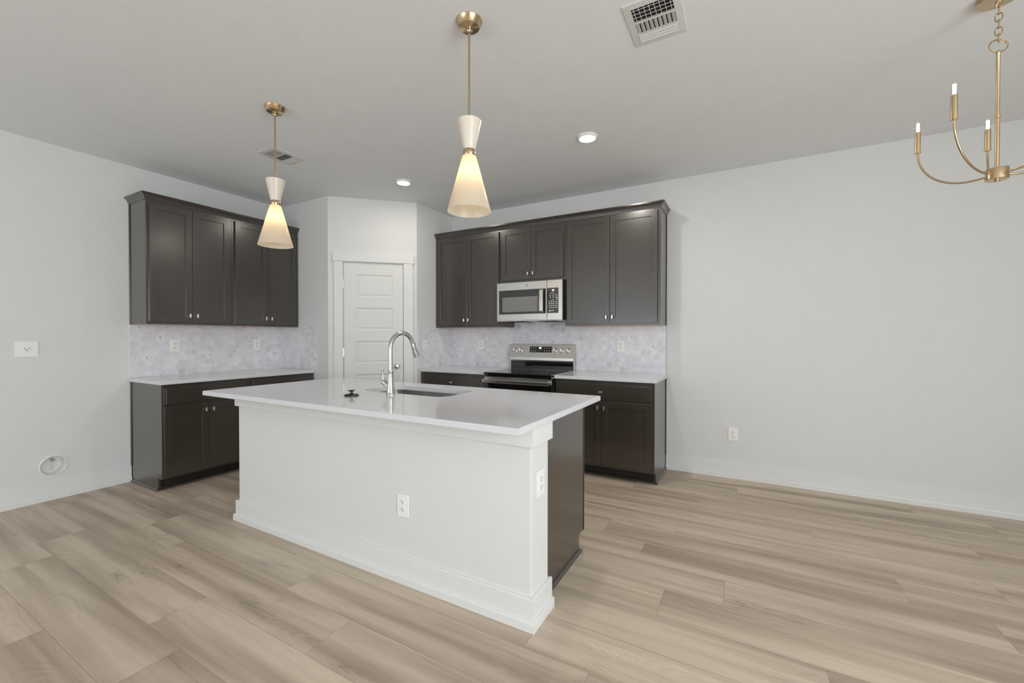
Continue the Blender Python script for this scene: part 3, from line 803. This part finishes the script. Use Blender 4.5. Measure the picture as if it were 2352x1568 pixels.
for ux in (-0.110, -0.085, -0.060, 0.045, 0.075, 0.105): icon(MB().box(ux - 0.008, ux + 0.008, -0.0034, -0.0024, 0.014, 0.018, mat=mt))
for ux in (-0.112, -0.085, -0.058, 0.048, 0.078, 0.108):
    icon(MB().lathe([(0.0055, -0.0005), (0.0055, 0.0005), (0.0035, 0.0005), (0.0035, -0.0005), (0.0055, -0.0005)], seg=12, mat=mt @ Matrix.Translation((ux, -0.0029, -0.012)) @ Matrix.Rotation(R(90), 4, 'X')))
    icon(MB().box(ux - 0.006, ux + 0.006, -0.0034, -0.0024, -0.024, -0.0225, mat=mt))
for ux in (-0.024, -0.008, 0.010): icon(MB().box(ux - 0.004, ux + 0.004, -0.0034, -0.0024, -0.014, -0.011, mat=mt))
for ux in (-0.014, 0.002):
    dg = MB()
    for q in ((-0.0055, 0.0055, 0.023, 0.0250), (-0.0055, 0.0055, 0.007, 0.009), (-0.0055, -0.0035, 0.007, 0.025), (0.0035, 0.0055, 0.007, 0.025)): dg.box(ux + q[0], ux + q[1], -0.0034, -0.0024, q[2], q[3], mat=mt)
    dg.build('clock_digit', M['digit'], dp)
for u in (0.049, 0.121, 0.545, 0.618, 0.693):
    kn = MB().lathe([(0, 0), (0.0255, 0), (0.0255, 0.003), (0.0205, 0.005), (0.0195, 0.022), (0.017, 0.025), (0, 0.025)], seg=28, mat=PM(u, 1.129) @ Matrix.Rotation(R(90), 4, 'X')).build('control_knob', M['knob'], rg, True)
    MB().box(-0.0045, 0.0045, -0.033, -0.022, -0.020, 0.020, 0.002, mat=PM(u, 1.129) @ Matrix.Rotation(R(random.choice((0, 0, 8))), 4, 'Y')).build('knob_grip', M['knob'], kn)
for u in (0.049, 0.121, 0.545, 0.618, 0.693):
    MB().box(u - 0.006, u + 0.006, -0.0006, 0.0004, -0.047, -0.044, mat=PM(u, 1.129) @ Matrix.Translation((-u, 0, 0))).build('panel_mark', M['slot'], bgd)
    MB().box(u - 0.003, u + 0.003, -0.0006, 0.0004, 0.032, 0.035, mat=PM(u, 1.129) @ Matrix.Translation((-u, 0, 0))).build('panel_mark', M['slot'], bgd)

# ------------------------------------------------------------------ microwave over the range
mw = thing('microwave', 'stainless over-the-range microwave between the wall cabinets', 'microwave', (XA, 0, 1.449))
MWW = XB - XA - 0.0015
F = -0.400
MB().box(0.003, MWW - 0.001, -0.368, -0.012, 0.006, 0.404, 0.002).build('case', M['black'], mw)
vt = MB().box(0.003, MWW - 0.003, -0.395, -0.02, -0.006, 0.006, 0.002).build('base_plate', M['steel'], mw)
for q in (0.10, MWW - 0.30): MB().box(q, q + 0.20, -0.36, -0.12, -0.0075, -0.0055).build('grease_filter', M['vent_dark'], vt)
dw = MB().prism([(0.0, 0.002), (0.589, 0.002), (0.589, 0.404), (0.0, 0.404)], 1, F, -0.369, 0.003).build('door', M['steel'], mw)
gl = MB().prism([(0.028, 0.068), (0.578, 0.068), (0.578, 0.322), (0.028, 0.322)], 1, F - 0.0015, F + 0.002, 0.0006).build('window', M['smoked'], mw)
MB().prism(rrect(0.070, 0.494, 0.092, 0.248, 0.008, 3), 1, F - 0.0022, F - 0.0012).build('window_screen', M['mw_screen'], gl)
MB().prism([(F - 0.030, 0.072), (F - 0.040, 0.090), (F - 0.042, 0.195), (F - 0.040, 0.302), (F - 0.030, 0.320), (F - 0.022, 0.318), (F - 0.026, 0.298), (F - 0.028, 0.195), (F - 0.026, 0.094), (F - 0.022, 0.074)], 0, 0.522, 0.562, 0.002).box(0.530, 0.556, F - 0.030, F + 0.001, 0.076, 0.096, 0.002).box(0.530, 0.556, F - 0.030, F + 0.001, 0.296, 0.316, 0.002).build('handle', M['steel'], dw)
em = MB().lathe([(0.0115, -0.001), (0.0115, 0.001), (0.0095, 0.001), (0.0095, -0.001)], (0.366, F - 0.0008, 0.364), 'Y', 24)
em.tube([(0.361 + 0.0045 * math.cos(a * 0.6), F - 0.001, 0.364 + 0.0055 * math.sin(a * 0.6)) for a in range(9)], 0.0009, 6)
em.tube([(0.371 + 0.0045 * math.cos(a * 0.6 + 2), F - 0.001, 0.364 + 0.0055 * math.sin(a * 0.6 + 2)) for a in range(9)], 0.0009, 6)
em.build('emblem', M['mw_screen'], dw)
cp = MB().prism([(0.592, 0.002), (MWW, 0.002), (MWW, 0.404), (0.592, 0.404)], 1, F, -0.369, 0.003).build('control_side', M['steel'], mw)
kp = MB().prism(rrect(0.594, 0.717, 0.069, 0.323, 0.006, 3), 1, F - 0.0015, F + 0.002).build('keypad', M['smoked'], mw)
y0, y1 = F - 0.0024, F - 0.0012
def key(xa, xb, za, zb): MB().box(xa, xb, y0, y1, za, zb).build('key', M['display'], kp)
for r_ in range(4):
    for c_ in range(3): key(0.622 + c_ * 0.0225 - 0.006, 0.622 + c_ * 0.0225 + 0.006, 0.125 + r_ * 0.0195 - 0.004, 0.125 + r_ * 0.0195 + 0.004)
    key(0.686, 0.706, 0.125 + r_ * 0.0195 - 0.003, 0.125 + r_ * 0.0195 + 0.003)
for z, w in ((0.199, 0.034), (0.265, 0.050)): key(0.652 - w / 2, 0.652 + w / 2, z, z + 0.004)
for z in (0.228, 0.247):
    for c_ in range(3): key(0.618 + c_ * 0.034, 0.638 + c_ * 0.034, z - 0.003, z + 0.003)
key(0.616, 0.640, 0.088, 0.098); key(0.652, 0.664, 0.090, 0.099)
MB().prism([(0.688, 0.206), (0.704, 0.206), (0.704, 0.222)], 1, y0, y1).build('key', M['display'], kp)
for ux in (0.652, 0.664):
    dd = MB()
    for q in ((-0.004, 0.004, 0.303, 0.3055), (-0.004, 0.004, 0.290, 0.2925), (0.0015, 0.004, 0.290, 0.3055)): dd.box(ux + q[0], ux + q[1], y0, y1, q[2], q[3])
    dd.build('clock_digit', M['digit'], kp)

# ------------------------------------------------------------------ outlets (local: wall in the x-z plane, -y into the room)
def outlet(label, loc, rz, w=0.078, h=0.118, kind='duplex', group='white wall outlets'):
    t = thing('wall_outlet', label, 'outlet', loc, rz, group)
    pl = MB().box(-w / 2, w / 2, -0.006, -0.0003, -h / 2, h / 2, 0.0025, 2).build('cover_plate', M['plate'], t)
    if kind == 'duplex':
        for s in (-1, 1):
            zc = s * 0.0195
            pts = [(0.0165 * math.cos(R(a)), zc + max(-0.0135, min(0.0135, 0.0165 * math.sin(R(a))))) for a in range(0, 360, 12)]
            rc = MB().prism(pts, 1, -0.0085, -0.004).build('receptacle', M['recept'], t)
            MB().box(-0.0085, -0.006, -0.0088, -0.0080, zc - 0.001, zc + 0.009).box(0.006, 0.0085, -0.0088, -0.0080, zc - 0.001, zc + 0.008).box(-0.0025, 0.0025, -0.0088, -0.0080, zc - 0.010, zc - 0.005).build('slots', M['slot'], rc)
        MB().lathe([(0, 0), (0.003, 0), (0.003, 0.0012), (0, 0.0012)], (0, -0.0058, 0), 'Y', 10).build('screw', M['recept'], t)
    elif kind == 'gfci':
        rc = MB().box(-0.0165, 0.0165, -0.009, -0.004, -0.0335, 0.0335, 0.0015).build('receptacle', M['recept'], t)
        sl_ = MB()
        for s in (-1, 1):
            zc = s * 0.019
            sl_.box(-0.0085, -0.006, -0.0093, -0.0085, zc - 0.001, zc + 0.008).box(0.006, 0.0085, -0.0093, -0.0085, zc - 0.001, zc + 0.007).box(-0.0025, 0.0025, -0.0093, -0.0085, zc - 0.009, zc - 0.005)
        sl_.build('slots', M['slot'], rc)
    elif kind == 'single':
        rc = MB().lathe([(0, 0.004), (0.0, 0.0095), (0.020, 0.0095), (0.0215, 0.008), (0.0215, 0.004)], (0, 0, 0.0), 'Y', 28).build('receptacle', M['recept'], t)
        MB().box(-0.014, -0.008, -0.0099, -0.0090, 0.003, 0.0075).box(0.008, 0.014, -0.0099, -0.0090, 0.003, 0.0075).lathe([(0, 0), (0.004, 0), (0.004, 0.0004), (0, 0.0004)], (0, -0.0095, -0.008), 'Y', 12).build('slots', M['slot'], rc)
    elif kind == 'switch':
        MB().box(-0.0165, 0.0165, -0.010, -0.004, -0.0335, 0.0335, 0.002).build('rocker', M['recept'], t)
    return t
outlet('square white single outlet plate on the left wall beside the cabinets', (0, -3.297, 1.184), Q90, 0.118, 0.118, 'single')
outlet('white outlet on the left backsplash nearest the open end', (0.0095, -2.354, 1.193), Q90)
outlet('white outlet on the left backsplash nearest the inside corner', (0.0095, -1.584, 1.191), Q90)
outlet('white outlet on the small backsplash right of the pantry, behind the faucet', (XRR + 0.0095, -0.531, 1.188), Q90)
outlet('white outlet on the backsplash left of the range', (1.960, -0.0095, 1.186), 0)
outlet('white outlet on the backsplash right of the range', (3.655, -0.0095, 1.185), 0)
outlet('white outlet low on the bare back wall right of the cabinets', (4.673, -0.0002, 0.396), 0)
outlet('white outlet on the front of the island half wall', (3.2105, WY0 - 0.0002, 0.397), 0)
outlet('white outlet on the narrow end of the island half wall', (WX1 + 0.0002, -2.570, 0.614), Q90)

# round recessed supply box in the left wall
cy, cz, cr_ = BOXC
sb = thing('water_supply_box', 'round white recessed water supply box low on the left wall', 'supply box', (0, cy, cz), Q90)
MB().lathe([(0.085, 0.0005), (0.085, 0.002), (0.074, 0.004), (0.0715, 0.001), (0.069, -0.07), (0.064, -0.078), (0, -0.078)], (0, 0, 0), 'Y', 48).build('cup', M['ptrap'], sb, True)
v_ = MB().tube([(0, 0.066, 0.052), (0, 0.050, 0.046), (0, 0.030, 0.040)], 0.007, 12).build('valve', M['ptrap'], sb, True)
MB().lathe([(0, 0), (0.011, 0), (0.011, 0.008), (0, 0.008)], (0, 0.030, 0.040), 'Y', 16).box(-0.016, 0.016, 0.016, 0.022, 0.036, 0.044, 0.002).build('valve_handle', M['nickel'], v_)
MB().tube([(0, 0.034, 0.034), (0.001, 0.034, 0.0), (0.003, 0.036, -0.035)], 0.004, 10).build('stub_pipe', M['ptrap'], sb, True)

# ------------------------------------------------------------------ ceiling fixtures
def downlight(label, x, y, watts):
    t = thing('recessed_light', label, 'ceiling light', (x, y, H), 0, 'recessed ceiling lights')
    MB().lathe([(0.0, -0.0005), (0.077, -0.0005), (0.0775, -0.004), (0.074, -0.008), (0.063, -0.017), (0.061, -0.0175), (0.060, -0.016), (0.0, -0.014)], seg=48).build('trim_ring', M['plate'], t, True)
    MB().lathe([(0.0595, -0.0165), (0.050, -0.0182), (0.0, -0.019)], seg=48).build('lens', M['lens'], t, True)
    l = bpy.data.lights.new('downlight_beam', 'AREA'); l.shape = 'DISK'; l.size = 0.11; l.energy = watts; l.color = (1.0, 0.93, 0.83)
    lo = bpy.data.objects.new('downlight_beam', l); COL.objects.link(lo); lo.parent = t; lo.location = (0, 0, -0.021)
downlight('round recessed ceiling light right of the nearer pendant, towards the range', 3.7145, -1.226, 8.0)
downlight('round recessed ceiling light between the two pendants, near the pantry', 1.848, -1.2147, 4.2)

def vent(label, x0, x1, y0, y1):
    t = thing('ceiling_vent', label, 'vent', ((x0 + x1) / 2, (y0 + y1) / 2, H), 0, 'white ceiling vents')
    a, b_ = (x1 - x0) / 2, (y1 - y0) / 2
    f = 0.036; ia, ib = a - f, b_ - f
    fr = MB()
    pr = [(0, -0.0005), (0, -0.0025), (0.004, -0.0045), (f, -0.006), (f, -0.0005)]
    # frame as four mitred sides (profile measured inward from the outer edge)
    bm = fr.bm
    rings = []
    for sx, sy in ((-1, -1), (1, -1), (1, 1), (-1, 1)):
        rings.append([bm.verts.new((sx * (a - d), sy * (b_ - d), z)) for d, z in pr])
    for k in range(4):
        A, B = rings[k], rings[(k + 1) % 4]
        for q in range(len(pr)): bm.faces.new((A[q], A[(q + 1) % len(pr)], B[(q + 1) % len(pr)], B[q]))
    bmesh.ops.recalc_face_normals(bm, faces=bm.faces)
    # dividers between the three throw zones
    zA, zB = -ib + 2 * ib * 0.40, -ib + 2 * ib * 0.74
    fr.box(-ia, ia, zA - 0.003, zA + 0.003, -0.009, -0.003); fr.box(-ia, ia, zB - 0.003, zB + 0.003, -0.009, -0.003)
    fr.build('frame', M['vent_white'], t)
    MB().box(-ia, ia, -ib, ib, -0.0012, -0.0006).build('duct_recess', M['vent_dark'], t)
    n = 4
    for k in range(n):        # near zone: blades across, throwing to the near side
        y = -ib + (zA + ib) * (k + 0.5) / n
        MB().box(-ia, ia, -0.0065, 0.0065, -0.0006, 0.0006, mat=Matrix.Translation((0, y, -0.0065)) @ Matrix.Rotation(R(32), 4, 'X')).build('louvre', M['vent_white'], t)
    fn = MB()
    for k in range(8): x = -ia + 2 * ia * (k + 0.5) / 8; fn.box(x - 0.0008, x + 0.0008, -ib, zA, -0.007, -0.0015)
    fn.build('damper_fins', M['vent_white'], t)
    n = 9
    for k in range(n):        # middle zone: blades along, throwing sideways
        x = -ia + 2 * ia * (k + 0.5) / n
        MB().box(-0.0085, 0.0085, zA + 0.003, zB - 0.003, -0.0006, 0.0006, mat=Matrix.Translation((x, 0, -0.0065)) @ Matrix.Rotation(R(24), 4, 'Y')).build('louvre', M['vent_white'], t)
    n = 3
    for k in range(n):        # far zone: blades across, throwing away from the camera
        y = zB + (ib - zB) * (k + 0.5) / n
        MB().box(-ia, ia, -0.0105, 0.0105, -0.0006, 0.0006, mat=Matrix.Translation((0, y, -0.0065)) @ Matrix.Rotation(R(-20), 4, 'X')).build('louvre', M['vent_white'], t)
vent('white ceiling vent near the camera, cut by the top of the picture', 4.259, 4.512, -2.352, -2.045)
vent('white ceiling vent behind the rod of the farther pendant', 1.252, 1.480, -2.288, -1.998)

def pendant(label, x, y):
    t = thing('pendant_light', label, 'pendant light', (x, y, H), 0, 'hourglass pendant lights')
    z = lambda q: q - H
    MB().lathe([(0, -0.0005), (0.0625, -0.0005), (0.0635, -0.003), (0.0495, -0.031), (0.0475, -0.0325), (0.019, -0.0325), (0.017, -0.034), (0.017, -0.046), (0.013, -0.049), (0.011, -0.056), (0, -0.056)], seg=56).build('canopy', M['brass'], t, True)
    MB().lathe([(0, -0.05), (0.0055, -0.05), (0.0055, z(2.18)), (0, z(2.18))], seg=18).build('rod', M['brass'], t, True)
    MB().lathe([(0.0285, z(2.1753)), (0.031, z(2.184)), (0.0585, z(2.3120)), (0.0570, z(2.3130)), (0.029, z(2.184)), (0.0265, z(2.1753))], seg=56).build('upper_shade', M['shade_top'], t, True)
    MB().lathe([(0, z(2.1455)), (0.0285, z(2.1455)), (0.0297, z(2.1475)), (0.0297, z(2.1733)), (0.0285, z(2.1753)), (0, z(2.1753))], seg=48).build('collar', M['brass'], t, True)
    MB().lathe([(0.030, z(2.1450)), (0.034, z(2.1415)), (0.1048, z(1.8805))], seg=64).build('lower_shade', M['opal'], t, True)
    MB().lathe([(0, z(2.1455)), (0.013, z(2.1455)), (0.013, z(2.118)), (0, z(2.118))], seg=20).build('socket', M['plate'], t, True)
    l = bpy.data.lights.new('pendant_bulb', 'POINT'); l.energy = 0.42; l.color = (1.0, 0.74, 0.42); l.shadow_soft_size = 0.022
    lo = bpy.data.objects.new('pendant_bulb', l); COL.objects.link(lo); lo.parent = t; lo.location = (0, 0, z(2.048))
    return t
pendant('farther hourglass pendant light with cream shades, in front of the left cabinets', 2.0479, -2.6179)
pendant('nearer hourglass pendant light with cream shades, left of the recessed light', 3.6020, -2.6190)

# ------------------------------------------------------------------ chandelier
AX, AY = 5.742, -1.605
ch = thing('chandelier', 'brass five-arm candle chandelier hanging at the right edge', 'chandelier', (AX, AY, H))
Z = lambda q: q - H
MB().lathe([(0, -0.0005), (0.068, -0.0005), (0.070, -0.004), (0.070, -0.018), (0.066, -0.022), (0.020, -0.024), (0.012, -0.028), (0.010, -0.036), (0, -0.036)], seg=56).build('canopy', M['brass'], ch, True)
MB().tube([(0.009 * math.cos(R(a)), 0, -0.044 + 0.010 * math.sin(R(a))) for a in range(0, 360, 20)], 0.0028, 8, closed=True).build('canopy_loop', M['brass'], ch, True)
def link(zc, hh, ww, rz, r=0.0026):
    pts = [(ww * math.cos(2 * PI * i / 28) * math.cos(rz), ww * math.cos(2 * PI * i / 28) * math.sin(rz), zc + hh * math.sin(2 * PI * i / 28)) for i in range(28)]
    return MB().tube(pts, r, 8, closed=True)
for k, zl in enumerate((-0.066, -0.097, -0.128, -0.159, -0.1885)):
    link(zl, 0.0190, 0.0115, R(-20) + (PI / 2) * ((k + 1) % 2)).build('chain_link', M['brass'], ch, True)
MB().tube([(0.036 * math.cos(R(a)) * math.cos(R(20)), 0.036 * math.cos(R(a)) * math.sin(R(20)), Z(2.567) + 0.027 * math.sin(R(a))) for a in range(0, 360, 12)], 0.0030, 8, closed=True).build('ring', M['brass'], ch, True)
MB().lathe([(0, Z(2.545)), (0.007, Z(2.545)), (0.0085, Z(2.540)), (0.0085, Z(2.535)), (0.0066, Z(2.532)), (0.0066, Z(2.262)), (0.0095, Z(2.261)), (0.0095, Z(2.245)), (0.0075, Z(2.244)), (0.0075, Z(2.02)), (0, Z(2.02))], seg=24).build('stem', M['brass'], ch, True)
MB().lathe([(0, Z(2.024)), (0.036, Z(2.024)), (0.037, Z(2.022)), (0.037, Z(1.976)), (0.035, Z(1.974)), (0.008, Z(1.974)), (0.008, Z(1.966)), (0, Z(1.966))], seg=40).build('hub', M['brass'], ch, True)
tips = []
zcup = 2.206
for nm, (tx, ty) in enumerate(((5.5235, -1.4345), (5.541, -1.803), (5.816, -1.308))):
    tips.append((tx - AX, ty - AY))
for ang in (300, 14): tips.append((0.283 * math.cos(R(ang)), 0.283 * math.sin(R(ang))))
for dx, dy in tips:
    r = math.hypot(dx, dy); ux, uy = dx / r, dy / r
    zb = Z(1.998); zt = Z(zcup) - 0.002
    pts = [(ux * 0.030, uy * 0.030, zb)]
    ell = r - 0.075
    pts.append((ux * 0.060, uy * 0.060, zb - 0.002))
    for i in range(0, 17):
        a = R(-90 + 90 * i / 16)
        pts.append((ux * (0.075 + ell * math.cos(a)), uy * (0.075 + ell * math.cos(a)), zt + (zt - zb + 0.002) * math.sin(a)))
    arm = MB().tube(pts, 0.0045, 12).build('arm', M['brass'], ch, True)
    MB().lathe([(0, Z(zcup) - 0.004), (0.0135, Z(zcup) - 0.004), (0.0135, Z(zcup)), (0.0115, Z(zcup) + 0.001), (0.0115, Z(zcup) + 0.100), (0.0100, Z(zcup) + 0.101), (0, Z(zcup) + 0.101)], (dx, dy, 0), seg=24).build('candle_sleeve', M['brass'], arm, True)
    z0 = Z(zcup) + 0.101
    bl = MB().lathe([(0.0075, z0), (0.0100, z0 + 0.006), (0.0115, z0 + 0.018), (0.0120, z0 + 0.030), (0.0118, z0 + 0.044), (0.0100, z0 + 0.054), (0.006, z0 + 0.060), (0, z0 + 0.062)], (dx, dy, 0), seg=24).build('bulb', M['bulb_glass'], arm, True)
    MB().tube([(dx - 0.004, dy, z0 + 0.004), (dx - 0.0045, dy, z0 + 0.045)], 0.0021, 8).tube([(dx + 0.004, dy, z0 + 0.004), (dx + 0.0045, dy, z0 + 0.045)], 0.0021, 8).tube([(dx, dy - 0.004, z0 + 0.004), (dx, dy - 0.0045, z0 + 0.045)], 0.0021, 8).tube([(dx, dy + 0.004, z0 + 0.004), (dx, dy + 0.0045, z0 + 0.045)], 0.0021, 8).build('filament', M['filament'], arm)
